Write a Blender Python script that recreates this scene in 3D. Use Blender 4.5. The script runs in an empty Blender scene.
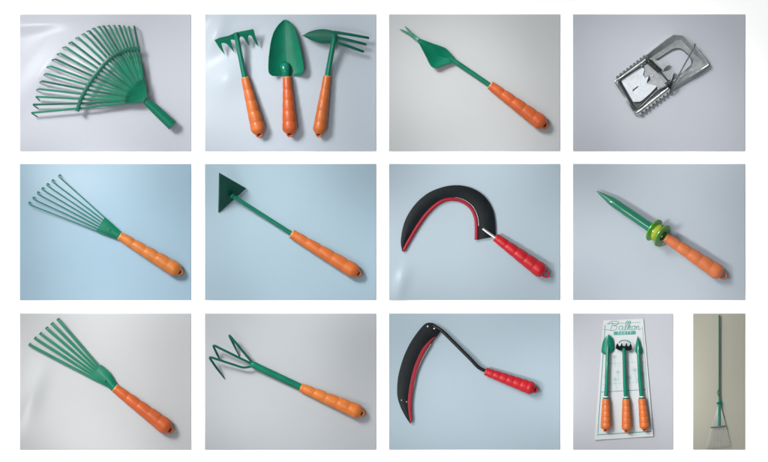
import bpy, bmesh, math, random
from mathutils import Vector, Matrix
from mathutils.geometry import tessellate_polygon
random.seed(7)
S = 0.0025                      # metres per photograph pixel
sc = bpy.context.scene
COL = sc.collection
CUR = None                      # the sheet the thing being built lies on

# ------------------------------------------------------------------ materials
KE = 1.52                       # light on the table: radiance of a white surface
def lin(c):
    c /= 255.0
    return c/12.92 if c <= .04045 else ((c+.055)/1.055)**2.4
def rgb(r, g, b, k=KE):
    return tuple(min(.92, lin(v)/k) for v in (r, g, b))
def mat(name, col, rough=.5, metal=0., coat=0., coat_rough=.1, noise=.06, nscale=60, bump=0., bscale=400, sss=0., spec=.5, rvar=.0, wear=0.):
    m = bpy.data.materials.new(name); m.use_nodes = True
    nt = m.node_tree; b = nt.nodes['Principled BSDF']
    b.inputs['Roughness'].default_value = rough
    b.inputs['Metallic'].default_value = metal
    b.inputs['Coat Weight'].default_value = coat
    b.inputs['Coat Roughness'].default_value = coat_rough
    b.inputs['Specular IOR Level'].default_value = spec
    if sss:
        b.inputs['Subsurface Weight'].default_value = sss
        b.inputs['Subsurface Radius'].default_value = (.006, .002, .001)
        b.inputs['Subsurface Scale'].default_value = 1.0
    tc = nt.nodes.new('ShaderNodeTexCoord')
    nz = nt.nodes.new('ShaderNodeTexNoise'); nz.inputs['Scale'].default_value = nscale
    nz.inputs['Detail'].default_value = 5
    nt.links.new(tc.outputs['Object'], nz.inputs['Vector'])
    rp = nt.nodes.new('ShaderNodeValToRGB')
    rp.color_ramp.elements[0].position = .25; rp.color_ramp.elements[1].position = .75
    lo = [max(0, c*(1-noise)) for c in col]; hi = [min(1, c*(1+noise)) for c in col]
    rp.color_ramp.elements[0].color = (*lo, 1); rp.color_ramp.elements[1].color = (*hi, 1)
    nt.links.new(nz.outputs['Fac'], rp.inputs['Fac'])
    nt.links.new(rp.outputs['Color'], b.inputs['Base Color'])
    if wear:
        nw = nt.nodes.new('ShaderNodeTexNoise'); nw.inputs['Scale'].default_value = 130; nw.inputs['Detail'].default_value = 8; nw.inputs['Roughness'].default_value = .7
        nt.links.new(tc.outputs['Object'], nw.inputs['Vector'])
        rw = nt.nodes.new('ShaderNodeValToRGB'); rw.color_ramp.elements[0].position = .60; rw.color_ramp.elements[1].position = .74
        nt.links.new(nw.outputs['Fac'], rw.inputs['Fac'])
        mx = nt.nodes.new('ShaderNodeMix'); mx.data_type = 'RGBA'; mx.inputs[7].default_value = (*[c*.55 for c in col], 1)
        sc_ = nt.nodes.new('ShaderNodeMath'); sc_.operation = 'MULTIPLY'; sc_.inputs[1].default_value = wear
        nt.links.new(rw.outputs['Color'], sc_.inputs[0]); nt.links.new(sc_.outputs[0], mx.inputs[0])
        nt.links.new(rp.outputs['Color'], mx.inputs[6]); nt.links.new(mx.outputs[2], b.inputs['Base Color'])
    if rvar:
        mr = nt.nodes.new('ShaderNodeMapRange')
        mr.inputs['To Min'].default_value = max(.03, rough-rvar); mr.inputs['To Max'].default_value = rough+rvar
        nt.links.new(nz.outputs['Fac'], mr.inputs['Value']); nt.links.new(mr.outputs['Result'], b.inputs['Roughness'])
    if bump:
        n2 = nt.nodes.new('ShaderNodeTexNoise'); n2.inputs['Scale'].default_value = bscale; n2.inputs['Detail'].default_value = 3
        nt.links.new(tc.outputs['Object'], n2.inputs['Vector'])
        bp = nt.nodes.new('ShaderNodeBump'); bp.inputs['Strength'].default_value = bump; bp.inputs['Distance'].default_value = .0006
        nt.links.new(n2.outputs['Fac'], bp.inputs['Height']); nt.links.new(bp.outputs['Normal'], b.inputs['Normal'])
    return m

def plastic(name, r, g, b):
    return mat(name, rgb(r, g, b), rough=.42, coat=.12, coat_rough=.2, noise=.12, nscale=45, bump=.25, bscale=260, sss=.05, rvar=.06, spec=.35, wear=.35)
M = {}
M['table'] = mat('white table', (.95, .95, .95), rough=.6, noise=.01, nscale=8, spec=.2)
M['green'] = mat('green enamel', rgb(0, 122, 92), rough=.45, coat=.06, spec=.25, wear=.3, noise=.18, nscale=30, bump=.25, bscale=250, rvar=.08)
M['green_dk'] = mat('dark green enamel', rgb(0, 98, 78), rough=.48, coat=.05, spec=.22, noise=.2, nscale=30, bump=.25, bscale=250, rvar=.08)
M['green_gl'] = mat('glossy green enamel', rgb(4, 124, 98), rough=.24, coat=.35, coat_rough=.12, spec=.3, noise=.1, nscale=40, bump=.12, bscale=200)
M['green_lacquer'] = mat('wet looking green lacquer', rgb(8, 122, 92), rough=.3, coat=1, coat_rough=.1, noise=.1, nscale=40, spec=.3)
M['teal_wire'] = mat('teal green wire enamel', rgb(22, 136, 114), rough=.4, coat=.3, noise=.12, nscale=50)
M['orange'] = plastic('orange plastic', 216, 114, 50)
M['orange_red'] = plastic('red orange plastic', 212, 98, 42)
M['orange_yel'] = plastic('warm orange plastic', 218, 128, 56)
M['orange_pale'] = plastic('pinkish orange plastic', 220, 122, 72)
M['orange_bright'] = plastic('bright orange plastic', 226, 126, 48)
M['rim_yellow'] = mat('pale orange rim plastic', rgb(236, 176, 96), rough=.4)
M['hole_shade_red'] = mat('dark red hole shade', rgb(120, 26, 18), rough=.4)  # shade inside the hanging hole, put into the colour
M['red'] = plastic('red plastic', 200, 20, 34)
M['red_dk'] = mat('crimson plastic guard', rgb(158, 24, 46), rough=.45, spec=.25, noise=.15, nscale=60)
M['black'] = mat('black lacquer', rgb(17, 24, 28), rough=.5, coat=.0, spec=.14, noise=.25, nscale=50, bump=.4, bscale=220, rvar=.1)
M['black_rod'] = mat('black painted rod', rgb(20, 22, 24), rough=.4, spec=.3, noise=.2)
M['steel'] = mat('bare steel', (.62, .63, .63), rough=.32, metal=.9, noise=.15, nscale=120, rvar=.1)
M['steel_ground'] = mat('ground bright steel', (.26, .27, .27), rough=.5, metal=.7, noise=.3, nscale=160)
M['steel_edge'] = mat('ground steel edge', (.15, .17, .165), rough=.4, metal=.7, noise=.2, nscale=120)
M['zinc'] = mat('galvanised sheet', (.54, .58, .62), rough=.42, metal=.6, noise=.09, nscale=170, bump=.3, bscale=300, rvar=.12)
M['zinc_grey'] = mat('grey zinc sheet', (.36, .38, .39), rough=.36, metal=.75, noise=.15, nscale=110, bump=.2, rvar=.1)
M['zinc_rim'] = mat('bright zinc rim', (.38, .40, .40), rough=.3, metal=.85, noise=.15, nscale=110)
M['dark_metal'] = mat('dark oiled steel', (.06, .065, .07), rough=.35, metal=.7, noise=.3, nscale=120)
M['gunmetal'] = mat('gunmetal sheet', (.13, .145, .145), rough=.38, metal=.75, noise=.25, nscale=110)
M['lime'] = mat('lime green plastic', rgb(82, 158, 30), rough=.3, coat=.4, coat_rough=.15, noise=.15, nscale=60)
M['string'] = mat('yellow green string', rgb(176, 184, 56), rough=.7, noise=.25, nscale=300)
M['kit_card'] = mat('white printed cardboard', rgb(214, 218, 221), rough=.35, coat=.2, noise=.02, nscale=15)
M['ink_teal'] = mat('teal printing ink', rgb(58, 158, 146), rough=.5, noise=.05)
M['ink_pale'] = mat('pale teal printing ink', rgb(134, 192, 190), rough=.5, noise=.05)
M['ink_white'] = mat('white printing ink', rgb(228, 236, 236), rough=.5, noise=.02)
M['tine_grey'] = mat('galvanised wire', rgb(214, 216, 210), rough=.4, metal=.3, noise=.1)

# ------------------------------------------------------------------ mesh helpers
def hsheet(x, y, glare_bumps=False):
    """height (px) of the sheet the current thing lies on"""
    if CUR is None: return 0.0
    x0, y0, x1, y1, hx, hy, dn = CUR
    u = (x-(x0+x1)/2)/((x1-x0)/2); v = (y-(y0+y1)/2)/((y1-y0)/2)
    u = max(-1, min(1, u)); v = max(-1, min(1, v))
    # dome put into the paper so light grades across it; edges on the table
    z = .7 + (1-u*u)*(1-v*v)*hx*(1+hy*u)
    if glare_bumps:  # bumps added to the paper to catch glare
        for (dx, dy, sl, sw, ang, amp) in dn:
            c, s = math.cos(ang), math.sin(ang)
            a = (x-dx)*c+(y-dy)*s; b = -(x-dx)*s+(y-dy)*c
            z += amp*math.exp(-(a*a)/(2*sl*sl)-(b*b)/(2*sw*sw))
    return z
def W(x, y, z=0.):
    return Vector(((x-384)*S, (231-y)*S, z*S))
class MB:
    def __init__(s): s.v = []; s.f = []
    def add(s, vs, fs):
        n = len(s.v); s.v += [tuple(p) for p in vs]; s.f += [tuple(i+n for i in f) for f in fs]
    def build(s, name, m, parent=None, sharp=38):
        org = parent_world(parent)
        me = bpy.data.meshes.new(name)
        me.from_pydata([W(x, y, z+hsheet(x, y))-org for x, y, z in s.v], [], s.f)
        bm = bmesh.new(); bm.from_mesh(me)
        bmesh.ops.recalc_face_normals(bm, faces=bm.faces); bm.to_mesh(me); bm.free()
        for p in me.polygons: p.use_smooth = True
        me.set_sharp_from_angle(angle=math.radians(sharp))
        me.materials.append(m)
        o = bpy.data.objects.new(name, me); COL.objects.link(o)
        if parent: o.parent = parent
        return o
ORG = {}
def parent_world(p):
    while p is not None:
        if p.name in ORG: return ORG[p.name]
        p = p.parent
    return Vector((0, 0, 0))
def thing(name, label, cat, x, y, group=None):
    o = bpy.data.objects.new(name, None); COL.objects.link(o)
    o.empty_display_size = .02
    o.location = W(x, y, hsheet(x, y)); ORG[o.name] = o.location.copy()
    o['label'] = label; o['category'] = cat
    if group: o['group'] = group
    return o
V3 = lambda p: Vector(p)
def catmull(pts, n=6):
    P = [V3(p) for p in pts]; out = []
    for i in range(len(P)-1):
        a = P[i-1] if i else P[0]*2-P[1]; b = P[i]; c = P[i+1]; d = P[i+2] if i+2 < len(P) else P[-1]*2-P[-2]
        for k in range(n):
            t = k/n
            out.append(.5*((2*b)+(c-a)*t+(2*a-5*b+4*c-d)*t*t+(3*b-a-3*c+d)*t**3))
    out.append(P[-1]); return out
def resample(pts, n):
    P = [V3(p) for p in pts]; L = [0]
    for a, b in zip(P, P[1:]): L.append(L[-1]+(b-a).length)
    out = []; j = 0
    for i in range(n):
        t = L[-1]*i/(n-1)
        while j < len(P)-2 and L[j+1] < t: j += 1
        d = L[j+1]-L[j]
        out.append(P[j].lerp(P[j+1], (t-L[j])/d if d else 0))
    return out
def fillet(pts, r, n=5):
    P = [V3(p) for p in pts]; out = [P[0]]
    for i in range(1, len(P)-1):
        a, b, c = P[i-1], P[i], P[i+1]
        ra = min(r, (a-b).length*.48); rc = min(r, (c-b).length*.48)
        s = b+(a-b).normalized()*ra; e = b+(c-b).normalized()*rc
        for k in range(n+1):
            t = k/n; out.append(s*(1-t)**2+b*2*t*(1-t)+e*t*t)
    out.append(P[-1]); return out
def frames(P):
    out = []; up = Vector((0, 0, 1)); prev = None
    for i, p in enumerate(P):
        t = (P[min(i+1, len(P)-1)]-P[max(i-1, 0)]).normalized()
        if prev is None:
            s = t.cross(up)
            if s.length < .05: s = t.cross(Vector((0, 1, 0)))
        else:
            s = prev-t*prev.dot(t)
            if s.length < 1e-4: s = t.cross(up)
        s.normalize(); prev = s
        out.append((t, s, s.cross(t).normalized()))
    return out
def tube(mb, pts, rad, seg=10, flat=1., cap=True):
    P = [V3(p) for p in pts]; n = len(P)
    R = rad if isinstance(rad, (list, tuple)) else [rad]*n
    vs = []; fs = []
    for p, r, (t, s, u) in zip(P, R, frames(P)):
        for k in range(seg):
            a = 2*math.pi*k/seg
            vs.append(p+s*(r*math.cos(a))+u*(r*flat*math.sin(a)))
    for i in range(n-1):
        for k in range(seg):
            k2 = (k+1) % seg
            fs.append((i*seg+k, i*seg+k2, (i+1)*seg+k2, (i+1)*seg+k))
    if cap:
        fs.append(tuple(range(seg))); fs.append(tuple((n-1)*seg+k for k in range(seg)))
    mb.add(vs, fs)
def lathe(mb, c, axis, prof, seg=28, closed=False, mod=None):
    c = V3(c); ax = V3(axis).normalized(); s = ax.cross(Vector((0, 0, 1)))
    if s.length < .05: s = Vector((1, 0, 0))
    s.normalize(); u = s.cross(ax).normalized()
    vs = []; fs = []; n = len(prof)
    for j, (r, h) in enumerate(prof):
        for k in range(seg):
            a = 2*math.pi*k/seg; rr = mod(j, a, r) if mod else r
            vs.append(c+ax*h+s*(rr*math.cos(a))+u*(rr*math.sin(a)))
    for j in range(n if closed else n-1):
        j2 = (j+1) % n
        for k in range(seg):
            k2 = (k+1) % seg
            fs.append((j*seg+k, j*seg+k2, j2*seg+k2, j2*seg+k))
    if not closed:
        fs.append(tuple(range(seg))); fs.append(tuple((n-1)*seg+k for k in range(seg)))
    mb.add(vs, fs)
def sheet(mb, rows, thick):
    R = len(rows); C = len(rows[0]); G = [[V3(p) for p in r] for r in rows]; top = []; bot = []
    for i in range(R):
        for j in range(C):
            a = G[min(i+1, R-1)][j]-G[max(i-1, 0)][j]; b = G[i][min(j+1, C-1)]-G[i][max(j-1, 0)]
            nn = a.cross(b)
            nn = nn.normalized() if nn.length > 1e-6 else Vector((0, 0, 1))
            if nn.z < 0: nn = -nn
            top.append(G[i][j]); bot.append(G[i][j]-nn*thick)
    N = R*C; fs = []
    for i in range(R-1):
        for j in range(C-1):
            q = (i*C+j, i*C+j+1, (i+1)*C+j+1, (i+1)*C+j)
            fs.append(q); fs.append(tuple(N+k for k in reversed(q)))
    rim = [j for j in range(C)]+[i*C+C-1 for i in range(1, R)]+[(R-1)*C+j for j in range(C-2, -1, -1)]+[i*C for i in range(R-2, 0, -1)]
    for a, b in zip(rim, rim[1:]+rim[:1]): fs.append((b, a, N+a, N+b))
    mb.add(top+bot, fs)
def ribbon(mb, pts, wid, thick, cols=1, sag=0.):
    P = [V3(p) for p in pts]; n = len(P); Wd = wid if isinstance(wid, (list, tuple)) else [wid]*n
    rows = []; side = None
    for i, p in enumerate(P):
        t = P[min(i+1, n-1)]-P[max(i-1, 0)]; t.z = 0
        if t.length > 1e-3: side = Vector((-t.y, t.x, 0)).normalized()
        rows.append([p+side*(Wd[i]*(k/cols-.5))-Vector((0, 0, sag*(1-(2*k/cols-1)**2))) for k in range(cols+1)])
    sheet(mb, rows, thick)
def plate(mb, outline, zf, thick, holes=()):
    loops = [list(outline)]+[list(h) for h in holes]
    tri = tessellate_polygon([[Vector((x, y, 0)) for x, y in l] for l in loops])
    flat = [p for l in loops for p in l]; n = len(flat)
    z = zf if callable(zf) else (lambda x, y: zf)
    vs = [(x, y, z(x, y)) for x, y in flat]+[(x, y, z(x, y)-thick) for x, y in flat]
    fs = [tuple(t) for t in tri]+[tuple(n+i for i in reversed(t)) for t in tri]
    o = 0
    for l in loops:
        m = len(l)
        for k in range(m):
            a, b = o+k, o+(k+1) % m; fs.append((a, b, n+b, n+a))
        o += m
    mb.add(vs, fs)
def between(A, B, n, cols, zf, u0=0., u1=1.):
    """rows of a sheet between two outline curves (2D)"""
    a = resample(catmull([(x, y, 0) for x, y in A], 8), n); b = resample(catmull([(x, y, 0) for x, y in B], 8), n)
    rows = []
    for i in range(n):
        r = []
        for k in range(cols+1):
            u = u0+(u1-u0)*k/cols; p = a[i].lerp(b[i], u)
            r.append((p.x, p.y, zf(i/(n-1), u)))
        rows.append(r)
    return rows
def dome(mb, x, y, z, r, h=None):
    h = h or r*.6
    lathe(mb, (x, y, z), (0, 0, 1), [(r, 0), (r*.92, h*.45), (r*.65, h*.8), (r*.25, h)], 14)

# ------------------------------------------------------------------ the setting
CUR = None
tb = MB()
a, b2 = (-520, -420), (1290, 880)
tb.add([(a[0], a[1], -12), (b2[0], a[1], -12), (b2[0], b2[1], -12), (a[0], b2[1], -12), (a[0], a[1], 0), (b2[0], a[1], 0), (b2[0], b2[1], 0), (a[0], b2[1], 0)],
       [(0, 1, 2, 3), (4, 5, 6, 7), (0, 1, 5, 4), (1, 2, 6, 5), (2, 3, 7, 6), (3, 0, 4, 7)])
t = tb.build('tabletop', M['table']); t['kind'] = 'structure'

SHEETS = {}
R = math.radians
# x0,y0,x1,y1, shading dome height, skew, dents (x, y, length, width, angle, height), colour, label
def make_sheet(key, box, hx, hy, glare_bumps, colour, label):
    global CUR
    CUR = (*box, hx, hy, glare_bumps); SHEETS[key] = CUR
    x0, y0, x1, y1 = box
    nx = int((x1-x0)/1.7); ny = int((y1-y0)/1.7)
    rows = [[(x0+(x1-x0)*i/nx, y0+(y1-y0)*j/ny) for i in range(nx+1)] for j in range(ny+1)]
    mb = MB()
    sheet(mb, [[(x, y, hsheet(x, y, True)) for x, y in r] for r in rows], .3)
    m = mat(key+' paper', rgb(*colour, k=1.57), rough=.5, coat=.45, coat_rough=.17, noise=.035, nscale=3.5, bump=.55, bscale=14, spec=.35)
    c = CUR; CUR = None
    o = mb.build('backing_sheet', m, None, 60)
    CUR = c
    o['label'] = label; o['category'] = 'backing sheet'; o['group'] = 'backing sheets laid out in three rows'
C = [(20, 191), (205, 376), (389, 560), (573, 745)]; RW = [(14.5, 151), (164, 300), (313.5, 449.5)]
def cell(c, r): return (C[c][0], RW[r][0], C[c][1], RW[r][1])
make_sheet('rake', cell(0, 0), 3.6, .1, [(38, 75, 28, 8, R(-54), 2.0), (38, 24, 24, 5, R(-5), .9)], (206, 210, 221), 'pale lavender grey sheet under the wide green leaf rake head')
make_sheet('trio', cell(1, 0), 3.8, .15, [(226, 80, 12, 10, R(-50), 1.7), (217, 33, 14, 6, R(-65), 1.3)], (200, 212, 224), 'blue grey glossy sheet under the three short green hand tools')
make_sheet('weeder', cell(2, 0), 2.2, .1, [], (203, 206, 208), 'neutral grey sheet under the fork tipped weeder')
make_sheet('trap', cell(3, 0), 2.0, 0, [], (193, 197, 207), 'lilac grey sheet under the metal mouse trap')
make_sheet('wire_rake', cell(0, 1), 2.4, .1, [(183, 181, 3, 2, R(40), .3)], (163, 195, 215), 'sky blue sheet under the wire tine hand rake, bluest of all sheets')
make_sheet('hoe', cell(1, 1), 2.8, .1, [], (169, 196, 211), 'pale blue sheet under the triangular hoe')
make_sheet('sickle', cell(2, 1), 2.6, .1, [(401, 284, 12, 5, R(-72), 1.3)], (180, 198, 210), 'cool grey sheet under the round red and black sickle')
make_sheet('dibber', cell(3, 1), 2.4, 0, [], (187, 198, 209), 'grey blue sheet under the pointed dibber with the lime spool')
make_sheet('flat_rake', cell(0, 2), 2.4, .1, [(32, 394, 20, 8, R(-70), 2.0)], (202, 204, 207), 'light grey sheet under the flat tine hand rake')
make_sheet('cultivator', cell(1, 2), 2.4, 0, [], (192, 197, 202), 'mid grey sheet under the three pronged cultivator')
make_sheet('hook', cell(2, 2), 2.4, 0, [], (178, 198, 210), 'pale blue grey sheet under the long black grass hook')
make_sheet('kit', (573, RW[2][0], 673, RW[2][1]), 2.0, 0, [], (192, 195, 202), 'narrow lilac grey sheet under the carded three piece tool set')
make_sheet('long_rake', (693, RW[2][0], 745, RW[2][1]), 1.6, 0, [], (170, 169, 154), 'narrow beige sheet under the long handled lawn rake')

# ------------------------------------------------------------------ grips
def handle(root, A, B, rf, re, m, loop='blind', zA=None, zB=None, amp=.095, wave=None, name='handle', lobes=5, rim=True):
    zA = rf+.3 if zA is None else zA; zB = re+.3 if zB is None else zB
    a = Vector((*A, zA)); b = Vector((*B, zB)); L = (b-a).length; d = (b-a)/L
    prof = [(rf*.55, 0), (rf*.93, 0), (rf*1.0, L*.008), (rf*1.02, L*.03)]
    N = 60
    for i in range(1, N+1):
        t = i/N
        r = rf+(re-rf)*min(1, t*1.12)**.95
        s = abs(math.sin(math.pi*lobes*t))**.62
        k = r*amp*(1.2-.6*t)
        g = abs(((t*lobes+.5) % 1)-.5)/.12        # distance to the crease between two finger bulges
        rr = r+k*(s-.55)-(k*.5*math.exp(-g*g) if .05 < t < .95 else 0)
        if t > .91:
            q = (t-.91)/.09; rr *= 1-.30*q*q
        prof.append((rr, L*(.03+.97*t)))
    prof.append((re*.52, L*1.012)); prof.append((re*.2, L*1.014))
    mb = MB()
    def mod(j, ang, r):                # the finger grooves are deeper on one side of the grip
        if 4 <= j < 4+N:
            t = (j-3)/N; base = rf+(re-rf)*min(1, t*1.12)**.95
            w = .68+.32*math.cos(ang-(0 if wave is None else wave))
            return base+(r-base)*w if t <= .91 else r
        return r
    lathe(mb, a, d, prof, 30, mod=mod)
    h = mb.build(name, m, root, 50)
    if rim:
        rb = MB(); lathe(rb, a-d*.35, d, [(rf*.5, 0), (rf*.9, 0), (rf*.97, .25), (rf*.97, .9), (rf*.5, 1.0)], 24)
        rb.build('collar', M['rim_yellow'] if m is not M['red'] else m, h)
    # hanging loop at the butt
    Ro = re*.52; Ri = re*(.26 if loop == 'blind' else .30); hh = re*(.34 if loop == 'blind' else .2)
    tilt = .75 if loop == 'blind' else .12
    ax = (Vector((0, 0, 1))+d*tilt).normalized()
    c = b+d*(re*(.02 if loop == 'blind' else .34))+Vector((0, 0, re*(.10 if loop == 'blind' else -.1)))
    lb = MB(); e = Ro*.14
    lathe(lb, c, ax, [(Ri, -hh+e), (Ri+e, -hh), (Ro-e, -hh), (Ro, -hh+e), (Ro, hh-e), (Ro-e, hh), (Ri+e, hh), (Ri, hh-e)], 24, closed=True)
    lb.build('hang_loop', m, h)
    if loop == 'blind':
        db = MB(); lathe(db, c, ax, [(Ri*.2, hh*.1), (Ri*.99, hh*.1), (Ri*.99, hh*.3), (Ri*.2, hh*.3)], 18); db.build('hang_hole_shade', M['hole_shade_red'], h)  # dark red disc stands for the shade inside the hole
    return h

# ------------------------------------------------------------------ 1 leaf rake head
CUR = SHEETS['rake']
rk = thing('leaf_rake_head', 'wide green fan rake head with many hooked tines and an empty socket', 'rake head', 148, 102)
tips = [(32, 113.2), (33.6, 104.9), (36.4, 97), (39.5, 89.2), (43, 81.5), (47, 74), (51.5, 66.6), (56.5, 59.6), (61.2, 53.8), (66.4, 47.4), (72.5, 42.7), (79, 37.9),
        (85, 34.2), (90, 31.2), (95, 28.6), (100, 26.9), (104.5, 26.3), (109.8, 25.9), (115, 25.8), (120, 25.8), (124.7, 26.3), (129.3, 26.8), (134.8, 26.4)]
ap = Vector((149, 102))
for i, (x, y) in enumerate(tips):
    f = i/(len(tips)-1)
    v = Vector((x, y))-ap; side = Vector((-v.y, v.x)).normalized()
    st = ap+v.normalized()*8+side*((f-.5)*-4)
    if i < 3: hk = (6.0-i*1.0, 4.0)
    elif i < 6: hk = (-3.2, 1.2)
    else: hk = (-4.8*(1-f)-1.2, 1.0-.6*f)
    pts = fillet([(st.x, st.y, 10.5), (ap.x+v.x*.5, ap.y+v.y*.5, 10.2), (x, y, 9.5), (x+hk[0], y+hk[1], 2.2+random.uniform(-.6, .6))], 1.6, 4)
    mb = MB(); n = len(pts)
    ribbon(mb, pts, [2.5-.6*k/(n-1) if k < n-3 else 1.35-.15*(k-n+3) for k in range(n)], .7, 2, -.35)
    mb.build('tine', M['green_dk'] if i % 3 == 1 else M['green'], rk)
mb = MB()
A = [(128.5, 105.2), (137, 104.6), (146, 104.6)]; Bc = [(128.8, 87), (136, 76), (143.6, 71)]
NA = 22*8+1                                     # pressed ribs run out into the tines
arc = []; inn = []
for k in range(NA):
    th = R(175+86*k/(NA-1)); dv = Vector((math.cos(th), math.sin(th)))
    arc.append(ap+dv*(21+3.5*math.cos(2*math.pi*22*k/(NA-1)))); inn.append(ap+dv*4.2)
rows = []
for p, q, k in zip(arc, inn, range(len(arc))):
    rows.append([(p.x+(q.x-p.x)*u/6, p.y+(q.y-p.y)*u/6, 12.0+.6*(u/6)+.8*math.sin(math.pi*k/(NA-1))+.16*(1-u/6)*math.cos(2*math.pi*22*k/(NA-1))) for u in range(7)])
sheet(mb, rows, .8); mb.build('fan_plate', M['green'], rk)
mb = MB()
br = catmull([(78.3, 111.9, 12), (81.5, 101, 12), (86.7, 90.6, 12), (93, 80.3, 12), (100.3, 70.8, 12), (109, 60.6, 12), (119, 53.6, 12), (130, 50, 12), (141, 49.2, 12)], 7)
ribbon(mb, br, 4.1, 1.4, 4, -.5)
mb.build('brace', M['green_dk'], rk)
mb = MB()
tube(mb, [(146, 101, 10.2), (150, 104.4, 9.2), (155, 108.7, 8.6), (172.8, 125.6, 7.2)], [3.2, 4.0, 4.7, 5.2], 20, cap=False)
tube(mb, [(172.8, 125.6, 7.2), (152, 106.5, 8.8)], [4.5, 4.0], 20)
so = mb.build('socket', M['green'], rk)
mb = MB(); d_ = Vector((17.8, 16.9, -1.4)).normalized()
lathe(mb, Vector((172.8, 125.6, 7.2))-d_*.6, d_, [(4.45, 0), (5.2, 0), (5.45, .4), (5.3, .9), (4.45, .9)], 20, closed=True)
mb.build('socket_rim', M['green_dk'], so)

# ------------------------------------------------------------------ 2 three short hand tools
CUR = SHEETS['trio']
hr = thing('hand_rake', 'short hand rake with five pointed green teeth, leftmost of the three tools', 'hand rake', 245, 80)
mb = MB()
def zr(x, y):                                    # the head slants from its back down to the tooth points
    return 15.5-1.02*max(0, (y-(40.8-(x-215)*.26))) *.62
out = [(75, 155), (105, 140), (140, 131), (180, 122), (225, 103), (262, 92), (290, 86), (325, 80), (362, 73), (369, 84), (382, 140), (404, 203), (386, 186), (365, 152), (350, 124), (338, 118), (326, 124),
       (325, 150), (331, 196), (312, 170), (292, 138), (278, 128), (264, 130), (260, 160), (268, 212), (245, 180), (226, 155), (207, 150), (196, 152), (204, 190), (223, 246), (196, 215), (165, 182), (142, 174), (126, 178), (132, 205), (150, 262), (110, 212)]
plate(mb, [(205+x/7.45, 20+y/7.45) for x, y in out], lambda x, y: zr(x, y), 1.0)
hd = mb.build('rake_head', M['green'], hr)
mb = MB(); tube(mb, [(236.2, 33.2, 15.2), (237.2, 38, 14.6), (241, 58, 9.6), (245.3, 79, 5)], [2.2, 2.5, 2.6, 2.8], 16)
mb.build('shaft', M['green_gl'], hr)
handle(hr, (245.2, 78), (259.3, 133.5), 3.9, 7.1, M['orange'], zA=5, wave=0)

tr = thing('trowel', 'pointed green hand trowel with broad dished blade, middle of the three tools', 'trowel', 287, 80)
LA = [(284.5, 20), (279, 25.2), (274.4, 32.5), (271.8, 41), (270.4, 50), (269.3, 60), (269, 68.5), (269.8, 73.6), (273, 76)]
LB = [(284.5, 20), (289.6, 22), (293.6, 27), (296.8, 35), (299.5, 45), (302, 56), (303.8, 66), (304, 71.5), (300.5, 75.3)]
mb = MB()
def ztr(f, u):
    w = math.sin(min(1, f*1.5)*math.pi/2)
    return 1.6+8.0*w*abs(2*u-1)**2.1+3*(1-f)**2
sheet(mb, between(LA, LB, 34, 16, ztr), .7)
bl = mb.build('blade', M['green'], tr)
mb = MB()
tube(mb, catmull([(284.6, 62.5, 2.4), (284.9, 65.5, 4.2), (285.5, 70, 5.6), (286.3, 75, 5.4), (287, 79, 5)], 4), [2.0, 2.8, 3.6, 4.3, 4.7, 5.0, 5.1, 5.1, 5, 4.7, 4.3, 3.9, 3.5, 3.2, 3.0, 2.9, 2.8][:17], 18, .8)
mb.build('neck', M['green_gl'], tr)
handle(tr, (287.2, 77.5), (290.2, 133), 4.2, 7.3, M['orange_red'], zA=5, wave=0)

hm = thing('hoe_fork', 'double headed hand hoe with leaf blade and three prongs, rightmost of the three tools', 'hand hoe', 328, 78)
mb = MB()
sheet(mb, between([(302.7, 36.1), (310, 32), (320.2, 29.7), (329, 30.4), (337, 32.4)], [(302.7, 36.1), (310.8, 40.5), (320.2, 43.6), (329, 43.9), (337.5, 43.6)], 22, 10,
      lambda f, u: 9+6*f-2.2*(2*u-1)**2*math.sin(math.pi*min(1, f+.1)*.7)), .8)
hb = mb.build('hoe_blade', M['green_dk'], hm)
for (p0, p1) in (((334, 33), (369.2, 38.7)), ((335, 38), (366.6, 45)), ((334, 42.6), (364.2, 52))):
    mb = MB()
    pts = catmull([(p0[0], p0[1], 14.6), (p0[0]*.6+p1[0]*.4, p0[1]*.6+p1[1]*.4-.3, 14), (p1[0]-3, p1[1]-.7, 11), (p1[0], p1[1], 8)], 5)
    ribbon(mb, pts, [3.4-1.3*k/(len(pts)-1) for k in range(len(pts))], 1.3, 2, -.35)
    mb.build('prong', M['green_dk'], hm)
mb = MB(); lathe(mb, (334.6, 37.6, 14), (0, 0, 1), [(3.6, 0), (3.8, .5), (3.4, 1.6), (2.2, 2.0)], 18); mb.build('boss', M['green_dk'], hm)
mb = MB(); tube(mb, [(334.8, 36.8, 15.6), (334.2, 40, 14.4), (331, 57, 9.6), (327.5, 77, 5.2)], [1.9, 2.5, 2.8, 3.0], 16); mb.build('shaft', M['green_gl'], hm)
handle(hm, (327.4, 76.5), (319.2, 133.5), 3.9, 6.6, M['orange'], zA=5.2, wave=0)

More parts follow.
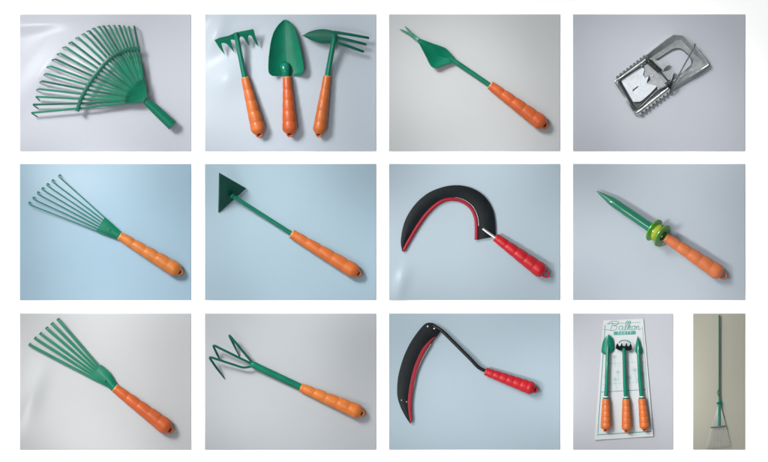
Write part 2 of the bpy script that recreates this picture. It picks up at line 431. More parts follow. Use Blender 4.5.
# ------------------------------------------------------------------ 3 weeder
CUR = SHEETS['weeder']
wd = thing('weeder', 'slim green weeder with forked tip, folded lever plate and red orange grip', 'weeder', 490, 86)
nk = (419.5, 40.6); 
mb = MB()
for tip in ((399.7, 29.6), (405, 26.6)):
    pts = [(tip[0], tip[1], 3.2), ((tip[0]+412)/2, (tip[1]+35)/2, 4.6), (413.2, 36.4, 6.2)]
    ribbon(mb, catmull(pts, 4), [.7, 1.0, 1.4, 1.7, 1.9, 2.1, 2.2, 2.3, 2.4], 1.0, 2, -.3)
ribbon(mb, catmull([(411.5, 35, 6), (415, 37.8, 6.6), (420.5, 41.6, 8.2)], 4), [4.2, 4.3, 4.2, 4.0, 4, 4, 4, 4, 4], 1.1, 2, -.3)
mb.build('fork', M['green'], wd)
mb = MB()
n0 = Vector((418.6, 40.2, 9)); md = Vector((440.3, 56, 1.4)); en = Vector((454, 60.8, 7)); lv = Vector((432.8, 67.8, 9.5)); uv = Vector((444.7, 48.7, 9))
def grid(a, b, c, d, n=8):
    return [[a.lerp(b, i/n).lerp(d.lerp(c, i/n), j/n) for j in range(n+1)] for i in range(n+1)]
spine = catmull([n0, n0.lerp(md, .55)+Vector((0, 0, .2)), md, md.lerp(en, .55)+Vector((0, 0, -.4)), en], 5)
low = resample(catmull([n0+Vector((-.6, .8, 0)), n0.lerp(lv, .55)+Vector((-.8, .3, .6)), lv, lv.lerp(en, .5)+Vector((.5, .6, 0)), en+Vector((-.6, 1.2, 0))], 6), len(spine))
upp = resample(catmull([n0+Vector((.6, -.8, .2)), n0.lerp(uv, .5)+Vector((.3, -.4, 0)), uv, uv.lerp(en, .5)+Vector((.8, -.8, 0)), en+Vector((.6, -1.2, 0))], 6), len(spine))
sheet(mb, [[s.lerp(l, k/5)+Vector((0, 0, -.5*math.sin(math.pi*k/5))) for k in range(6)] for s, l in zip(spine, low)], .8)
sheet(mb, [[s.lerp(l, k/5)+Vector((0, 0, -.3*math.sin(math.pi*k/5))) for k in range(6)] for s, l in zip(spine, upp)], .8)
mb.build('lever_plate', M['green'], wd)
mb = MB(); tube(mb, catmull([(450, 58.5, 6.2), (456, 62.5, 6), (470, 72, 5.4), (490, 85.6, 5)], 4), 2.35, 16, .85); mb.build('shaft', M['green'], wd)
handle(wd, (490, 85.4), (543.5, 124.8), 4.5, 7.6, M['orange_red'], wave=0)

# ------------------------------------------------------------------ 4 mouse trap
CUR = SHEETS['trap']
tp = thing('mouse_trap', 'galvanised metal mouse trap with serrated jaw and coil springs', 'mouse trap', 660, 76)
O = [(645.5, 55.5), (655, 48), (664, 41), (673, 34.8), (682, 35.8), (688, 41), (694, 47), (700, 53.5), (705.5, 60), (708, 65), (700, 70.5), (690, 76.5), (680, 82.5), (670, 88.5)]
I = [(648.5, 59), (658, 53), (667, 46.4), (676, 40.6), (680.5, 40), (685, 44.5), (690.5, 50.2), (696, 55.8), (701, 61.4), (703, 64.6), (696.5, 68), (687.5, 73), (677.5, 78.6), (668, 84.6)]
H = [(651, 61.5), (657.5, 58.5), (664.5, 54), (672, 49.3), (678.9, 48.2), (683, 50.3), (686.5, 53.2), (689.5, 57), (691.8, 61), (691, 65.5), (686, 69.8), (681, 73.8), (676, 77.5), (667.5, 82.8)]
def dens(L): return [(p.x, p.y) for p in resample([(x, y, 0) for x, y in L], 40)]
def cont(L, zz): return [(x, y, zz) for x, y in L]
rows = []
Sk = []
for i, (x, y) in enumerate(O):
    k = max(0, (i-7)/6)
    Sk.append((x+.4+1.2*min(1, k*2), y+.2+3.2*min(1, k*1.6)))
for sk, o, ii, h in zip(Sk, O, I, H):
    om = (o[0]*.9+ii[0]*.1, o[1]*.9+ii[1]*.1)
    rows.append([(*sk, .2), (*o, 6.6), (*om, 6.6), (*ii, 2.2), (ii[0]*.5+h[0]*.5, ii[1]*.5+h[1]*.5, 2.0), (*h, 2.0)])
mb = MB(); sheet(mb, rows, .55); bs = mb.build('frame', M['zinc_grey'], tp, 30)
mb = MB(); tube(mb, [(x, y, 6.5) for x, y in O[5:12]], .5, 8); mb.build('rim', M['zinc_rim'], bs)
mb = MB(); tube(mb, fillet([(651, 61.5, 2.1), (657.5, 58.5, 2.1), (672, 49.3, 2.1), (678.9, 48.2, 2.1), (683, 50.3, 2.1), (689.5, 57, 2.1), (691.8, 61, 2.1), (691, 65.5, 2.1), (676, 77.5, 2.1), (668, 82.5, 2.1)], 2.5, 3), .55, 8)
mb.build('window_lip', M['gunmetal'], bs)
mb = MB(); plate(mb, [(617, 80.5), (646, 58.5), (653, 59), (668, 83), (669, 87), (636, 112), (633, 110)], 1.6, .8); mb.build('floor_pan', M['gunmetal'], tp)
def saw(a, b, n, depth, side):
    a, b = Vector(a), Vector(b); d = (b-a); nn = Vector((-d.y, d.x)).normalized()*side; pts = []
    for k in range(n):
        pts.append(a+d*(k/n)); pts.append(a+d*((k+.42)/n)+nn*depth); pts.append(a+d*((k+.7)/n)+nn*depth)
    pts.append(b); return pts
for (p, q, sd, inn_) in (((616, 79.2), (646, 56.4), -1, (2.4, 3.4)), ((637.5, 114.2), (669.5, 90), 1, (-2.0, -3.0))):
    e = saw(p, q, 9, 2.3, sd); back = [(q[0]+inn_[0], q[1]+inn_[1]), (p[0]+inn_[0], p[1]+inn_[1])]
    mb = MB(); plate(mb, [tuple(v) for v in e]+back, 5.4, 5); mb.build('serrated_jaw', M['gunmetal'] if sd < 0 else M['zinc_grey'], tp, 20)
mb = MB(); tube(mb, fillet([(646, 59.5, 6), (619, 79, 6), (614.4, 81, 6), (615.2, 85, 6), (622, 94.2, 5)], 2.2, 4), 1.0, 10, .8)
tube(mb, fillet([(626, 101.6, 5), (632.0, 111.6, 6), (634.8, 114, 6), (639, 111.4, 6), (668, 88.4, 6)], 2.2, 4), .9, 10, .8)
mb.build('bent_rail', M['zinc_rim'], tp)
mb = MB(); tube(mb, fillet([(652, 61, 6), (641, 65.2, 5.6), (619.6, 79.4, 5.4), (618.4, 82.4, 5.4), (632.6, 107, 5.4), (635.6, 109.4, 5.4), (639.8, 107.6, 5.4), (656.5, 91, 6), (667, 86, 7)], 2, 4), 1.05, 10)
mb.build('jaw_wire', M['dark_metal'], tp)
mb = MB(); plate(mb, [(620.6, 80.8), (634.5, 71), (641.2, 67), (644, 69), (642.6, 76), (648.8, 75.3), (646.2, 83), (657, 85.9), (650, 93.4), (642.5, 100), (639.6, 101.8), (632.8, 102)], lambda x, y: 4.2+.05*(y-84), .6,
               [[(632, 90.6), (637.3, 86), (638, 86.9), (632.7, 91.5)]])
pl = mb.build('bait_plate', M['zinc'], tp)
mb = MB(); plate(mb, [(642, 63), (649, 58.4), (659, 61.2), (669.2, 63.5), (664.2, 68.6), (662.6, 72.2), (668, 70.6), (673.5, 70.6), (671.8, 78), (669.5, 85), (664.5, 88), (657.5, 88.2), (654, 84.6), (646, 83.8), (650.4, 80), (648.6, 75.4), (643.6, 77.6), (644.5, 69)],
               lambda x, y: 5.2+.04*(x-656), .7)
st = mb.build('toothed_bracket', M['zinc_grey'], tp)
def helix(a, b, r, turns, wr):
    a, b = V3(a), V3(b); d = b-a; ax = d.normalized(); s = ax.cross(Vector((0, 0, 1))).normalized(); u = s.cross(ax); n = int(turns*14)
    mb = MB(); tube(mb, [a+d*(i/n)+s*r*math.cos(2*math.pi*turns*i/n)+u*r*math.sin(2*math.pi*turns*i/n) for i in range(n+1)], wr, 7); return mb
helix((646.4, 60.4, 8.4), (659.2, 71.6, 8.4), 2.3, 11, .62).build('spring', M['dark_metal'], tp)
helix((665.8, 85.6, 8.4), (670.2, 82.4, 8.4), 2.5, 4, .62).build('spring', M['dark_metal'], tp)
mb = MB(); tube(mb, [(644.5, 58.6, 8.4), (660, 73, 8.2), (672.5, 87.5, 8.4)], .8, 10); mb.build('axle', M['dark_metal'], tp)
mb = MB(); tube(mb, fillet([(694.6, 44.2, 9.5), (693.6, 46.6, 9.8), (670.8, 88.6, 9.2), (669, 93.5, 4)], 1.5, 4), .75, 10); mb.build('lock_rod', M['dark_metal'], tp)
for (x, y) in ((641.2, 66), (658, 89.2), (652, 76.2)):
    mb = MB(); dome(mb, x, y, 5.4, 1.1, 1.2); mb.build('rivet', M['zinc'], tp)

# ------------------------------------------------------------------ 5 wire hand rake
CUR = SHEETS['wire_rake']
wr = thing('wire_hand_rake', 'hand rake with seven thin hooked wires and a warm orange grip', 'hand rake', 121, 236.5)
tipw = [(59.5, 176.4), (52.8, 181.2), (47.6, 185.2), (42.8, 189.2), (38.2, 193.6), (33.8, 198.8), (29.6, 204)]
for i, (x, y) in enumerate(tipw):
    f = i/6; sx, sy = 107-9.5*f, 219.5+11.5*f
    d = (Vector((x, y))-Vector((sx, sy))).normalized(); n = Vector((d.y, -d.x))
    k = 1.0 if i % 2 else 1.3
    pts = fillet([(sx, sy, 4.2), ((sx+x)/2, (sy+y)/2, 5.4), (x-d.x*4+n.x*.3, y-d.y*4+n.y*.3, 6.5), (x+n.x*.4, y+n.y*.4, 7), (x+d.x*1.0-n.x*1.3*k, y+d.y*1.0-n.y*1.3*k, 5.2), (x-d.x*1.0-n.x*1.4, y-d.y*1.0-n.y*1.4, 1.2)], 1.5, 4)
    mb = MB(); tube(mb, pts, .62, 8); mb.build('tine', M['teal_wire'], wr)
mb = MB()
rows = []
for k in range(9):
    t = k/8; x, y = 101+18.2*t, 224.2+11.2*t; w = 17.0-8.0*t; zz = 5.6-.6*t
    nx, ny = .53, -.85
    rows.append([(x+nx*w*(j/8-.5), y+ny*w*(j/8-.5), zz+(1.2+1.4*t)*math.sin(math.pi*j/8)) for j in range(9)])
sheet(mb, rows, 2.6)
fr = mb.build('ferrule', M['green'], wr)
mb = MB(); dome(mb, 110.5, 230, 7.6, 1.1, .7); mb.build('rivet', M['green_gl'], fr)
handle(wr, (120.4, 235.9), (179.3, 271.4), 4.4, 7.4, M['orange_yel'], zA=5.4, wave=0, amp=.10)

# ------------------------------------------------------------------ 6 triangular hoe
CUR = SHEETS['hoe']
ho = thing('triangular_hoe', 'long shafted hoe with a green triangular blade coloured as in shade and orange grip', 'hoe', 292, 234)
mb = MB()
vA, vB, vC = Vector((221.6, 173.6, 44)), Vector((246.6, 188.5, 2.5)), Vector((219.1, 212.7, 1.2))
N = 10; rows = []
for i in range(N+1):
    p, q = vA.lerp(vC, i/N), vB.lerp(vB+(vC-vB)*.0, 0)
mb.add([vA, vB, vC, vA+Vector((-1, -.4, -.6)), vB+Vector((-.8, -.6, -.8)), vC+Vector((-.8, -.6, -.8))], [(0, 1, 2), (3, 5, 4), (0, 2, 5, 3), (2, 1, 4, 5), (1, 0, 3, 4)])
hbl = mb.build('blade', M['green_dk'], ho)  # darker enamel carries the shade of the face turned from the window
mb = MB(); lathe(mb, (233.2, 196.1, 11.4), (.82, .55, -.2), [(1.2, -1.6), (2.6, -1.0), (3.1, -.2), (2.9, .6), (2.3, 1.2)], 16); mb.build('weld_bead', M['green_dk'], hbl)
mb = MB(); tube(mb, [(231.5, 195, 12.4), (234.5, 196.9, 11.8), (262, 214.5, 8.2), (293.5, 234.8, 5)], [2.6, 2.1, 2.1, 2.3], 16); mb.build('shaft', M['green_gl'], ho)
handle(ho, (291.8, 233.8), (357.4, 272.8), 4.6, 7.3, M['orange'], zA=5, wave=0)

# ------------------------------------------------------------------ 7 sickle
CUR = SHEETS['sickle']
sk = thing('sickle', 'round black sickle with red guarded inner edge and red grip', 'sickle', 494, 236)
OUT = [(402, 251), (400.8, 240), (404.5, 221.8), (413.7, 206), (426.6, 194), (441.3, 187.5), (456.2, 185.2), (471, 187.8), (484, 195.8), (492.2, 208.8), (494.8, 222), (495.4, 236.5)]
INN = [(403, 251.4), (410.2, 238.4), (419.4, 223.5), (428.6, 211.6), (439.6, 202.4), (450.7, 199.1), (461.7, 201), (470.9, 207.8), (475.5, 217.8), (476.4, 229), (476.2, 239.9)]
mb = MB(); sheet(mb, between(OUT, INN, 60, 8, lambda f, u: 2.6+.9*math.sin(math.pi*min(1, u*1.15)), 0, .80), 1.0); mb.build('blade', M['black'], sk)
er = between(OUT, INN, 60, 3, lambda f, u: 3.0-2.0*(u-.80), .80, .91)
eg = between(OUT, INN, 60, 3, lambda f, u: 3.1-2.0*(u-.80), .865, .915)
mb = MB(); sheet(mb, er, .8); mb.build('cutting_edge', M['black'], sk)
mb = MB(); sheet(mb, eg[35:54], .4); mb.build('ground_edge', M['steel_ground'], sk)
inn3 = resample(catmull([(x, y, 2.5) for x, y in INN], 8), 60)
mb = MB(); tube(mb, inn3, [1.85 if k else 1.0 for k in range(60)], 10, .9); mb.build('edge_guard', M['red_dk'], sk)
mb = MB(); ribbon(mb, [(482.6, 228.6, 4.4), (488, 232.6, 4.8), (496.5, 238.6, 5)], [2.3, 2.6, 2.8], 1.2, 3, -.5); mb.build('tang', M['steel'], sk)
handle(sk, (495.2, 237.2), (543.5, 272.6), 4.3, 7.5, M['red'], loop='ring', zA=5, wave=0, rim=False, amp=.095)

# ------------------------------------------------------------------ 8 dibber
CUR = SHEETS['dibber']
db_ = thing('dibber', 'pointed glossy green dibber with an orange grip', 'dibber', 662, 235)
mb = MB(); ax = Vector((649-612, 226.3-201, 0)).normalized()
pd = Vector((596.6, 191.2, 6.5))
axd = (Vector((662, 236.2, 12.6))-pd); Ld = axd.length; axd.normalize()
lathe(mb, pd, axd, [(.35, 0), (.8, .5), (1.4, 3), (3.7, 14.5), (4.3, 17), (4.55, 19.5), (4.75, 40), (4.9, Ld)], 30)
mb.build('spike', M['green_lacquer'], db_)
handle(db_, (664.5, 237.2), (720.5, 274.2), 4.7, 7.6, M['orange_pale'], loop='ring', zA=12, zB=8.2, wave=0)
sp = thing('spool', 'lime green spool holding yellow string around the dibber shaft', 'spool', 657, 232)
c0 = Vector((657.3, 232.9, 12.4)); axs = (axd+Vector((0, 0, .42))).normalized()
mb = MB()
lathe(mb, c0, axs, [(5.0, -6.2), (11.4, -6.4), (12.1, -5.9), (12.1, -5.0), (11.4, -4.5), (8.4, -3.0), (8.0, -1.5), (8.0, 1.5), (8.4, 3.0), (11.4, 4.5), (12.1, 5.0), (12.1, 5.9), (11.4, 6.4), (5.0, 6.2)], 40, closed=True)
so_ = mb.build('spool_body', M['lime'], sp)
mb = MB()
lathe(mb, c0, axs, [(8.2, -2.3), (8.9, -1.9), (8.7, -1.5), (9.1, -1.0), (8.8, -.5), (9.2, 0), (8.8, .5), (9.1, 1.0), (8.7, 1.5), (8.9, 1.9), (8.2, 2.3)], 36, closed=True)
mb.build('wound_string', M['string'], sp)
mb = MB(); cc = c0+Vector((1.0, 11.0, -7.6))
tube(mb, [cc+Vector((2.7*math.cos(a_*.314), 2.2*math.sin(a_*.314), .12*a_*.2)) for a_ in range(0, 19)], .75, 8); mb.build('string_clip', M['lime'], sp)

# ------------------------------------------------------------------ 9 flat tine hand rake
CUR = SHEETS['flat_rake']
fk = thing('flat_tine_rake', 'hand rake with six flat green spring tines and red orange grip', 'hand rake', 115, 388)
tf = [(58.6, 319.6), (52.6, 323.8), (47.2, 328.2), (41.2, 333.6), (35.9, 338.2), (30.3, 344.6)]
for i, (x, y) in enumerate(tf):
    f = i/5; sx, sy = 103.2-6.8*f, 371+8.6*f
    d = (Vector((x, y))-Vector((sx, sy))).normalized()
    pts = fillet([(sx, sy, 5), ((sx+x)/2, (sy+y)/2, 5.6), (x-d.x*1.0, y-d.y*1.0, 6.2), (x+d.x*.9, y+d.y*.9, 4.0), (x-d.x*.6, y-d.y*.6, 1.0)], 1.1, 3)
    mb = MB(); n = len(pts); ribbon(mb, pts, [2.7+.5*min(1, 2*k/(n-1)) for k in range(n)], .6, 2, -.12)
    mb.build('tine', M['green'], fk)
mb = MB(); rows = []
prf = [(96.5, 370.8, 16.5), (100, 373.4, 16), (104, 376.3, 15.2), (108, 379.6, 12.2), (111.6, 383.4, 9.6), (115.6, 388, 8.6)]
pc = resample(catmull([(a_, b_, c_) for a_, b_, c_ in prf], 5), 14)
for k, p in enumerate(pc):
    t = k/13; nx, ny = .63, -.78
    rows.append([(p.x+nx*p.z*(j/8-.5), p.y+ny*p.z*(j/8-.5), 5.6+(.5+2.6*t)*math.sin(math.pi*j/8)) for j in range(9)])
sheet(mb, rows, 1.6); fp = mb.build('ferrule', M['green'], fk)
mb = MB(); dome(mb, 105.6, 380.4, 7.6, 1.5, .9); mb.build('rivet', M['green_gl'], fp)
handle(fk, (115.4, 387.8), (169.5, 428.6), 4.6, 7.9, M['orange_red'], zA=5.2, wave=0)

# ------------------------------------------------------------------ 10 cultivator
CUR = SHEETS['cultivator']
cu = thing('cultivator', 'green cultivator with three bent round prongs and bright orange grip', 'cultivator', 301, 387)
for pts in ([(254, 364.6, 8.6), (250, 359.2, 9.4), (229.2, 333.8, 16), (233, 342, 9.5), (239.4, 356.2, 1.2)],
            [(254, 364.6, 8.6), (249, 362, 9.6), (213.4, 344.2, 17), (217, 353, 8), (220.4, 360.4, 1.2)],
            [(254, 365, 8.6), (249.5, 366.6, 9.4), (243.5, 367.4, 10), (209.4, 356, 17), (216, 366.4, 9), (224.6, 378.6, 1.2)]):
    mb = MB(); P_ = fillet(pts, 3.6, 6); n = len(P_); tube(mb, P_, [1.15 if k < n-2 else (1.05 if k < n-1 else .5) for k in range(n)], 12); mb.build('prong', M['green_dk'], cu)
mb = MB(); tube(mb, catmull([(251.4, 363.4, 8.8), (254.5, 364.8, 8.6), (262, 368.4, 7.8), (302, 387.4, 5)], 4), [2.6, 3.0, 3.2, 3.3, 3.4]+[3.4]*8, 18, .8); mb.build('shaft', M['green'], cu)
handle(cu, (300.8, 387), (360.6, 412.4), 4.4, 7.3, M['orange_bright'], zA=5, wave=0, amp=.10, rim=False)

# ------------------------------------------------------------------ 11 grass hook
CUR = SHEETS['hook']
gh = thing('grass_hook', 'long black grass hook with red banded blade, cranked rod and red grip', 'grass hook', 484, 371)
OL = [(433, 323.1), (426.2, 323), (418.9, 330.2), (410, 343.2), (403.2, 358), (398.6, 374), (397.2, 386), (397.5, 397), (400.8, 407.4), (406, 417.4), (410, 423.2)]
IR = [(441.8, 330), (437, 336.6), (431.6, 343.4), (423.6, 356.8), (417, 372), (414.2, 385), (412, 396), (411.3, 405), (411.3, 414), (410.8, 423)]
mb = MB(); sheet(mb, between(OL, IR, 50, 8, lambda f, u: 3.2+1.0*math.sin(math.pi*min(1, u)), 0, .97), .9); blh = mb.build('blade', M['black'], gh)
cr = [(434.2, 336.6), (429, 341.4), (422, 351), (415.4, 366), (411.4, 381), (409.4, 394), (408.6, 406), (410.2, 421.5)]
crp = resample(catmull([(x, y, 0) for x, y in cr], 6), 40)
mb = MB()
wds = [1.0+2.8*min(1, k/7)*(1 if k < 30 else 1-.55*(k-30)/9) for k in range(40)]
ribbon(mb, [(p.x+.9, p.y+.2, 4.25) for p in crp], wds, .3, 3, -.12); mb.build('red_band', M['red_dk'], gh)
mb = MB(); ir3 = resample(catmull([(x, y, 3.3) for x, y in IR[2:]], 6), 36); ribbon(mb, [(p.x-.4, p.y, 3.5) for p in ir3], 1.2, .5, 2); mb.build('cutting_edge', M['steel_edge'], gh)
for (x, y, r) in ((427.7, 326.4, 1.2), (434.3, 328.4, 1.2), (401.6, 400, .9), (406.6, 401.6, .8)):
    mb = MB(); dome(mb, x, y, 3.9, r*.9, .8); mb.build('rivet', M['steel'], gh)
mb = MB(); tube(mb, fillet([(433, 325, 3.6), (441.5, 330, 5), (471.5, 360, 6), (478.4, 367.6, 5.4), (487, 371.4, 5)], 4, 5), 1.75, 12); mb.build('rod', M['black_rod'], gh)
handle(gh, (485, 371), (533.6, 388.8), 4.0, 6.6, M['red'], loop='blind', zA=5, wave=0, rim=False, amp=.085, lobes=7)

# ------------------------------------------------------------------ 12 carded tool set
CUR = SHEETS['kit']
kc = thing('tool_card', 'white and teal printed cardboard backing of the three piece tool set', 'packaging card', 624, 380)
qa, qb, qc, qd = Vector((603.3, 320.4, 1.2)), Vector((643.2, 318.6, 1.2)), Vector((653.2, 436.2, 1.2)), Vector((594.2, 440, 1.2))
mb = MB(); N = 16
def Q(u, v, z=0):                               # a point on the card, u across and v down
    p = qa.lerp(qb, u).lerp(qd.lerp(qc, u), v); return (p.x, p.y, p.z+z+.7*(2*u-1)**2*v*v)
sheet(mb, [[Q(i/N, j/N) for i in range(N+1)] for j in range(N+1)], .5); cb = mb.build('card', M['kit_card'], kc)
mb = MB()
def line(mb, p, q, w, n=8):
    ribbon(mb, [Q(p[0]+(q[0]-p[0])*k/n, p[1]+(q[1]-p[1])*k/n, .16) for k in range(n+1)], w, .1)
line(mb, (.05, .04), (.05, .945), .7); line(mb, (.96, .07), (.96, .945), .45)
line(mb, (.035, .957), (.975, .957), .8); line(mb, (.08, .03), (.92, .03), .4)
line(mb, (.06, .60), (.94, .60), .6); mb.build('printed_border', M['ink_teal'], kc)
mb = MB()
line(mb, (.10, .365), (.93, .365), .35); line(mb, (.08, .535), (.93, .535), .35)
for (u, v, s) in ((.14, .47, 3.0), (.33, .50, 2.6), (.38, .44, 2.4), (.62, .49, 2.8), (.73, .43, 2.6), (.80, .52, 3.0), (.90, .47, 2.8), (.30, .31, 2.4), (.66, .28, 2.4)):
    for k in range(5):                          # loose pen sketch of blossoms
        a0 = k*1.2566+u*9; c = Q(u, v, .18)
        pts = [(c[0]+s*.55*math.cos(a0)+s*.42*math.cos(a0+t_*.62), c[1]+s*.5*math.sin(a0)+s*.38*math.sin(a0+t_*.62), c[2]) for t_ in range(9)]
        ribbon(mb, pts, .34, .1)
    line(mb, (u, v+.02), (u+.03, v+.085), .35, 3)
mb.build('printed_sketch', M['ink_pale'], kc)
# lettering: the title in script strokes, then the band below it
mb = MB()
title = [[(8.0, -8.2), (6.8, -4), (5.6, .2)], [(3.2, -6.2), (5.0, -8.6), (9, -9.6), (13.2, -9.2), (14, -7.4), (12, -5.6), (8.2, -4.8), (11.4, -4.4), (12.6, -2.6), (11, -.4), (7, .4), (1.5, -.6), (-2, -.8)],
         [(18.6, -3.4), (16.8, -4.4), (15, -3.0), (14.6, -.8), (16.2, .2), (18, -1.4), (18.8, -3.8), (18.2, -.6), (19.4, .1), (21, -1.6), (23.4, -5.6), (24, -9), (22.8, -9.4), (21.4, -4.8), (21, -.8), (22, .2), (23.6, -1.4)],
         [(23.6, -1.4), (26.2, -6), (26.6, -9), (25.6, -9.2), (24.4, -4), (23.8, .2)], [(24.2, -2), (26, -4.2), (27.2, -3.8), (26.4, -2.2), (25, -2), (26.4, .2), (28, -.8)],
         [(30.6, -4), (28.8, -3.6), (28.2, -1.4), (29.4, .2), (31, -.8), (31.4, -3), (30.4, -4), (32.6, -3.4)], [(32.6, -3.8), (32.8, -2), (32.2, .2), (33.4, -2.6), (35, -4), (35.6, -3), (35, -.4), (36, .1), (37.4, -1)]]
for stt in title:
    ribbon(mb, catmull([(605.0+x*.95, 330.2+y*.93-.02*x, 1.5) for x, y in stt], 6), .52, .12)
mb.build('title_lettering', M['ink_teal'], kc)
mb = MB(); ribbon(mb, [(613.6, 333.3, 1.55), (624, 332.9, 1.55), (635.4, 332.5, 1.55)], 3.4, .15); bd = mb.build('title_band', M['ink_teal'], kc)
ft = bpy.data.curves.new('band_lettering', 'FONT'); ft.body = 'PARTY'; ft.size = 3.4*S; ft.extrude = .05*S; ft.space_character = 1.55; ft.align_x = 'CENTER'; ft.align_y = 'CENTER'
tmp = bpy.data.objects.new('band_lettering', ft); COL.objects.link(tmp); bpy.context.view_layer.update()
me = bpy.data.meshes.new_from_object(tmp.evaluated_get(bpy.context.evaluated_depsgraph_get())); bpy.data.objects.remove(tmp)
me.materials.clear(); me.materials.append(M['ink_white'])
fo = bpy.data.objects.new('band_lettering', me); COL.objects.link(fo); fo.parent = bd
fo.location = W(624.4, 332.95, 1.72+hsheet(624, 333))-ORG[kc.name]; fo.rotation_euler = (0, 0, math.radians(2.2))

def mini_grip(root, A, B, rf, re, m):
    d = (Vector(B)-Vector(A)).normalized()
    mb = MB(); lathe(mb, (A[0]-d.x*1.6, A[1]-d.y*1.6, 6), (d.x, d.y, 0), [(rf*.5, 0), (rf*.78, 0), (rf*.82, .3), (rf*.82, 1.7), (rf*.5, 2)], 20); mb.build('ferrule', M['green_dk'], root)
    mb = MB(); lathe(mb, (A[0]-d.x*2.5, A[1]-d.y*2.5, 6), (d.x, d.y, 0), [(rf*.5, 0), (rf*.74, 0), (rf*.74, .9), (rf*.5, .9)], 20); mb.build('white_ring', M['ink_white'], root)
    handle(root, A, B, rf, re, m, zA=6, zB=6.4, rim=False, amp=.08, wave=0)
mt = thing('small_trowel', 'small trowel with rounded blade on the card, left of the rake', 'trowel', 606, 397)
mb = MB()
sheet(mb, between([(608.2, 334.2), (604.4, 338), (602.4, 342), (601.4, 348), (601.2, 352), (603.4, 354)], [(608.2, 334.2), (611, 336.4), (613, 340), (614, 346), (613.6, 350.4), (611, 352.6)], 20, 10, lambda f, u: 5.2-2.4*(2*u-1)**2*min(1, 2*f)), .6)
mb.build('blade', M['green_gl'], mt)
mb = MB(); tube(mb, [(607.8, 345, 5), (607.2, 350, 6), (606.2, 385, 6), (605.5, 398, 6)], [1.0, 1.7, 2.0, 2.1], 14); mb.build('shaft', M['green_gl'], mt)
mini_grip(mt, (605.5, 398.6), (605.4, 428.6), 3.7, 5.2, M['orange'])
mr = thing('small_rake', 'small rake with short dark teeth on the card, between trowel and pointed planter', 'hand rake', 625, 397)
mb = MB()
hx = [(615, 348.2), (615.6, 345), (617, 342.6), (618.4, 345.6), (619.8, 345.8), (621, 342.2), (622.2, 345.6), (624.6, 345.9), (626, 342.3), (627, 345.8), (628.6, 345.8), (630, 342.8), (631.2, 345.4), (631.6, 349), (629, 350.6), (624, 349.9), (619, 350.2)]
plate(mb, hx, lambda x, y: 6+.45*(350-y), .9); mb.build('rake_head', M['black'], mr)
mb = MB(); ribbon(mb, catmull([(618.2, 342.4, 9.6), (620.6, 340.6, 10), (624.3, 340.1, 10), (628, 341, 10), (630.2, 342.9, 9.6)], 5), .9, .6, 2); mb.build('arched_back', M['green_gl'], mr)
mb = MB(); tube(mb, [(623.4, 347.6, 7), (623.6, 352, 6.5), (624.6, 385, 6), (625.4, 398, 6)], [1.5, 1.8, 2.0, 2.1], 14); mb.build('shaft', M['green_gl'], mr)
mini_grip(mr, (625.5, 398.8), (626.2, 429.6), 3.7, 5.0, M['orange'])
mp = thing('small_planter', 'small narrow pointed planting trowel on the card, right of the small rake', 'trowel', 641, 397)
mb = MB()
sheet(mb, between([(637.3, 335.2), (636, 341), (634.9, 349), (635.4, 352.4), (637, 354)], [(637.3, 335.2), (639.4, 341), (642, 348.6), (642.4, 352.4), (640.6, 354.2)], 18, 8, lambda f, u: 5.4-2.2*(2*u-1)**2*min(1, 2*f)), .6)
mb.build('blade', M['green'], mp)
mb = MB(); tube(mb, [(638, 345, 5.2), (638, 352, 6), (639.6, 380, 6), (641.2, 398, 6)], [.9, 1.7, 2.0, 2.1], 14); mb.build('shaft', M['green_gl'], mp)
mini_grip(mp, (641.4, 398.4), (644.2, 428.2), 3.7, 4.9, M['orange'])

# ------------------------------------------------------------------ 13 long handled lawn rake
CUR = SHEETS['long_rake']
lr = thing('lawn_rake', 'long handled lawn rake with green pole and grey wire fan', 'rake', 719, 400)
mb = MB(); tube(mb, [(719.1, 315, 3), (719.0, 360, 3), (719.0, 402, 3)], .8, 12); mb.build('pole', M['green_dk'], lr)
mb = MB(); tube(mb, [(719.2, 399, 3.2), (719.1, 403, 3.2), (719.0, 427.2, 3.4)], [1.1, 1.5, 1.3], 12); mb.build('sleeve', M['green_gl'], lr)
mb = MB(); tube(mb, fillet([(718.6, 396, 3.6), (716.9, 393, 4.4), (717.6, 390, 4.6), (719.3, 388.6, 4)], .8, 4), .42, 8); tube(mb, [(716.4, 403.2, 4), (718, 402.4, 5), (721.6, 402.9, 4)], .9, 8); mb.build('clamp', M['green_dk'], lr)
mb = MB(); ribbon(mb, [(710.3, 427.2, 4.4), (718, 426.6, 4.6), (725.5, 425.6, 4.4)], 1.5, 1.2, 2, -.2); mb.build('spreader_bar', M['gunmetal'], lr)
NT = 15
for k in range(NT):
    f = k/(NT-1)
    mb = MB(); tube(mb, fillet([(718.4+1.2*f, 404, 3.2), (710.8+14.2*f, 427-1.4*f, 3.4), (706.2+22.8*f, 446.4-2*f+.9*math.sin(math.pi*f), 3.8), (706.0+22.9*f, 447.6-2*f+.9*math.sin(math.pi*f), 1.0)], .8, 3), .26, 6)
    mb.build('tine', M['tine_grey'], lr)
CUR = None

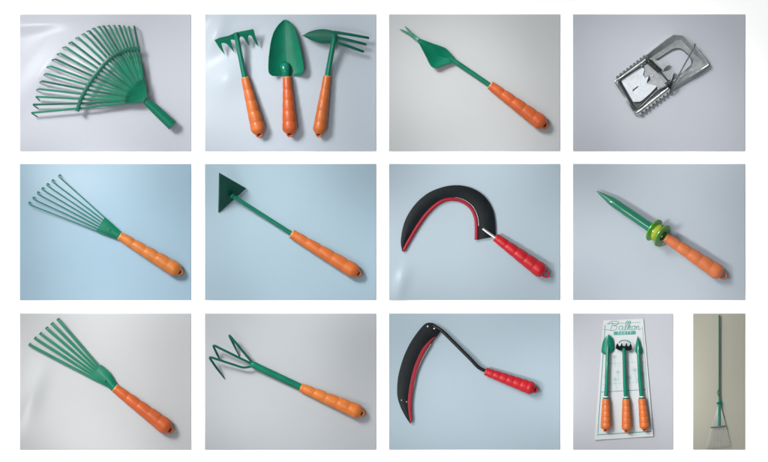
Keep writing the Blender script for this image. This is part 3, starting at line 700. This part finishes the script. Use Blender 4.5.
# ------------------------------------------------------------------ light
w = bpy.data.worlds.new('World'); sc.world = w; w.use_nodes = True
nt = w.node_tree; bg = nt.nodes['Background']
tc = nt.nodes.new('ShaderNodeTexCoord'); sx = nt.nodes.new('ShaderNodeSeparateXYZ'); rp = nt.nodes.new('ShaderNodeValToRGB')
mp_ = nt.nodes.new('ShaderNodeMapRange'); mp_.inputs['From Min'].default_value = -1; mp_.inputs['From Max'].default_value = 1
nt.links.new(tc.outputs['Generated'], sx.inputs[0]); nt.links.new(sx.outputs['X'], mp_.inputs['Value']); nt.links.new(mp_.outputs['Result'], rp.inputs['Fac'])
rp.color_ramp.elements[0].color = (.92, .96, 1.0, 1); rp.color_ramp.elements[1].color = (.34, .35, .37, 1)      # a room lit from its window side
mz = nt.nodes.new('ShaderNodeMapRange'); mz.inputs['From Min'].default_value = .2; mz.inputs['From Max'].default_value = .95       # under a dimmer ceiling
mz.inputs['To Min'].default_value = 1.0; mz.inputs['To Max'].default_value = .42
nt.links.new(sx.outputs['Z'], mz.inputs['Value'])
mu = nt.nodes.new('ShaderNodeVectorMath'); mu.operation = 'SCALE'
nt.links.new(rp.outputs['Color'], mu.inputs[0]); nt.links.new(mz.outputs['Result'], mu.inputs['Scale'])
nt.links.new(mu.outputs['Vector'], bg.inputs['Color']); bg.inputs['Strength'].default_value = .74
def area(name, loc, aim, power, sx_, sy_, col=(1, 1, 1)):
    l = bpy.data.lights.new(name, 'AREA'); l.shape = 'RECTANGLE'; l.size = sx_; l.size_y = sy_; l.energy = power; l.color = col
    o = bpy.data.objects.new(name, l); COL.objects.link(o); o.location = loc
    o.rotation_euler = (Vector(aim)-Vector(loc)).to_track_quat('-Z', 'Y').to_euler(); return o
D = 15.0; el = R(46); az = Vector((-.75, .66)).normalized()
area('window_light', (az.x*D*math.cos(el), az.y*D*math.cos(el), D*math.sin(el)), (0, 0, 0), 1650, 4.2, 4.2, (1, .985, .96))
area('glare_lamp', (-1.75, 1.0, 7.0), (0, 0, 0), 48, .9, .7)  # added lamp, makes the glare on the bumped glossy sheets
area('highlight_lamp', (-1.9, -2.1, 7.2), (0, 0, 0), 90, 1.6, 1.5)  # added lamp for highlight lines along round shafts and grips
def spot(x, y, az, el, white, reach=.25, dist=6.0):   # four added spots per sheet, pooling light so its corners fall darker
    a = Vector(az).normalized(); e = R(el); p = W(x, y)
    c = p+Vector((a.x*dist*math.cos(e), a.y*dist*math.cos(e), dist*math.sin(e)))
    d = (p-c).normalized(); s1 = d.cross(Vector((0, 0, 1))).normalized(); u1 = s1.cross(d)
    for k in range(4):
        t = math.pi/4+k*math.pi/2; loc = c+s1*.40*math.cos(t)+u1*.40*math.sin(t)
        l = bpy.data.lights.new('added_spot', 'SPOT'); l.energy = white*math.pi**2*dist**2/math.sin(e)
        l.spot_size = 2*math.atan(reach/dist); l.spot_blend = 1; l.shadow_soft_size = .09; l.color = (1, .99, .97)
        o = bpy.data.objects.new('added_spot', l); COL.objects.link(o); o.location = loc
        o.rotation_euler = (p-loc).to_track_quat('-Z', 'Y').to_euler()
UL, LE = (-.72, .70), (-.98, -.12)
for x, y, a_, e_, wt in ((78, 98, UL, 52, .68), (248, 88, (-.9, .42), 50, .66), (468, 92, UL, 55, .64), (668, 98, UL, 52, .58), (118, 252, UL, 55, .66), (296, 246, UL, 50, .66), (466, 236, LE, 52, .64), (655, 250, LE, 52, .62),
                         (92, 392, UL, 55, .66), (276, 396, UL, 52, .62), (474, 396, LE, 52, .62), (614, 388, (-.85, .5), 55, .56), (708, 380, UL, 55, .50)):
    spot(x, y, a_, e_, wt*1.06)

# ------------------------------------------------------------------ camera
cam = bpy.data.cameras.new('camera'); co = bpy.data.objects.new('camera', cam); COL.objects.link(co)
co.location = (0, 0, 11.0); co.rotation_euler = (0, 0, 0)
cam.sensor_width = 36; cam.lens = 36*11.0/(768*S); cam.clip_end = 100; cam.clip_start = .1
sc.camera = co
sc.view_settings.view_transform = 'Standard'; sc.view_settings.look = 'None'; sc.view_settings.exposure = 0; sc.view_settings.gamma = 1
sc.render.engine = 'CYCLES'; sc.cycles.max_bounces = 8
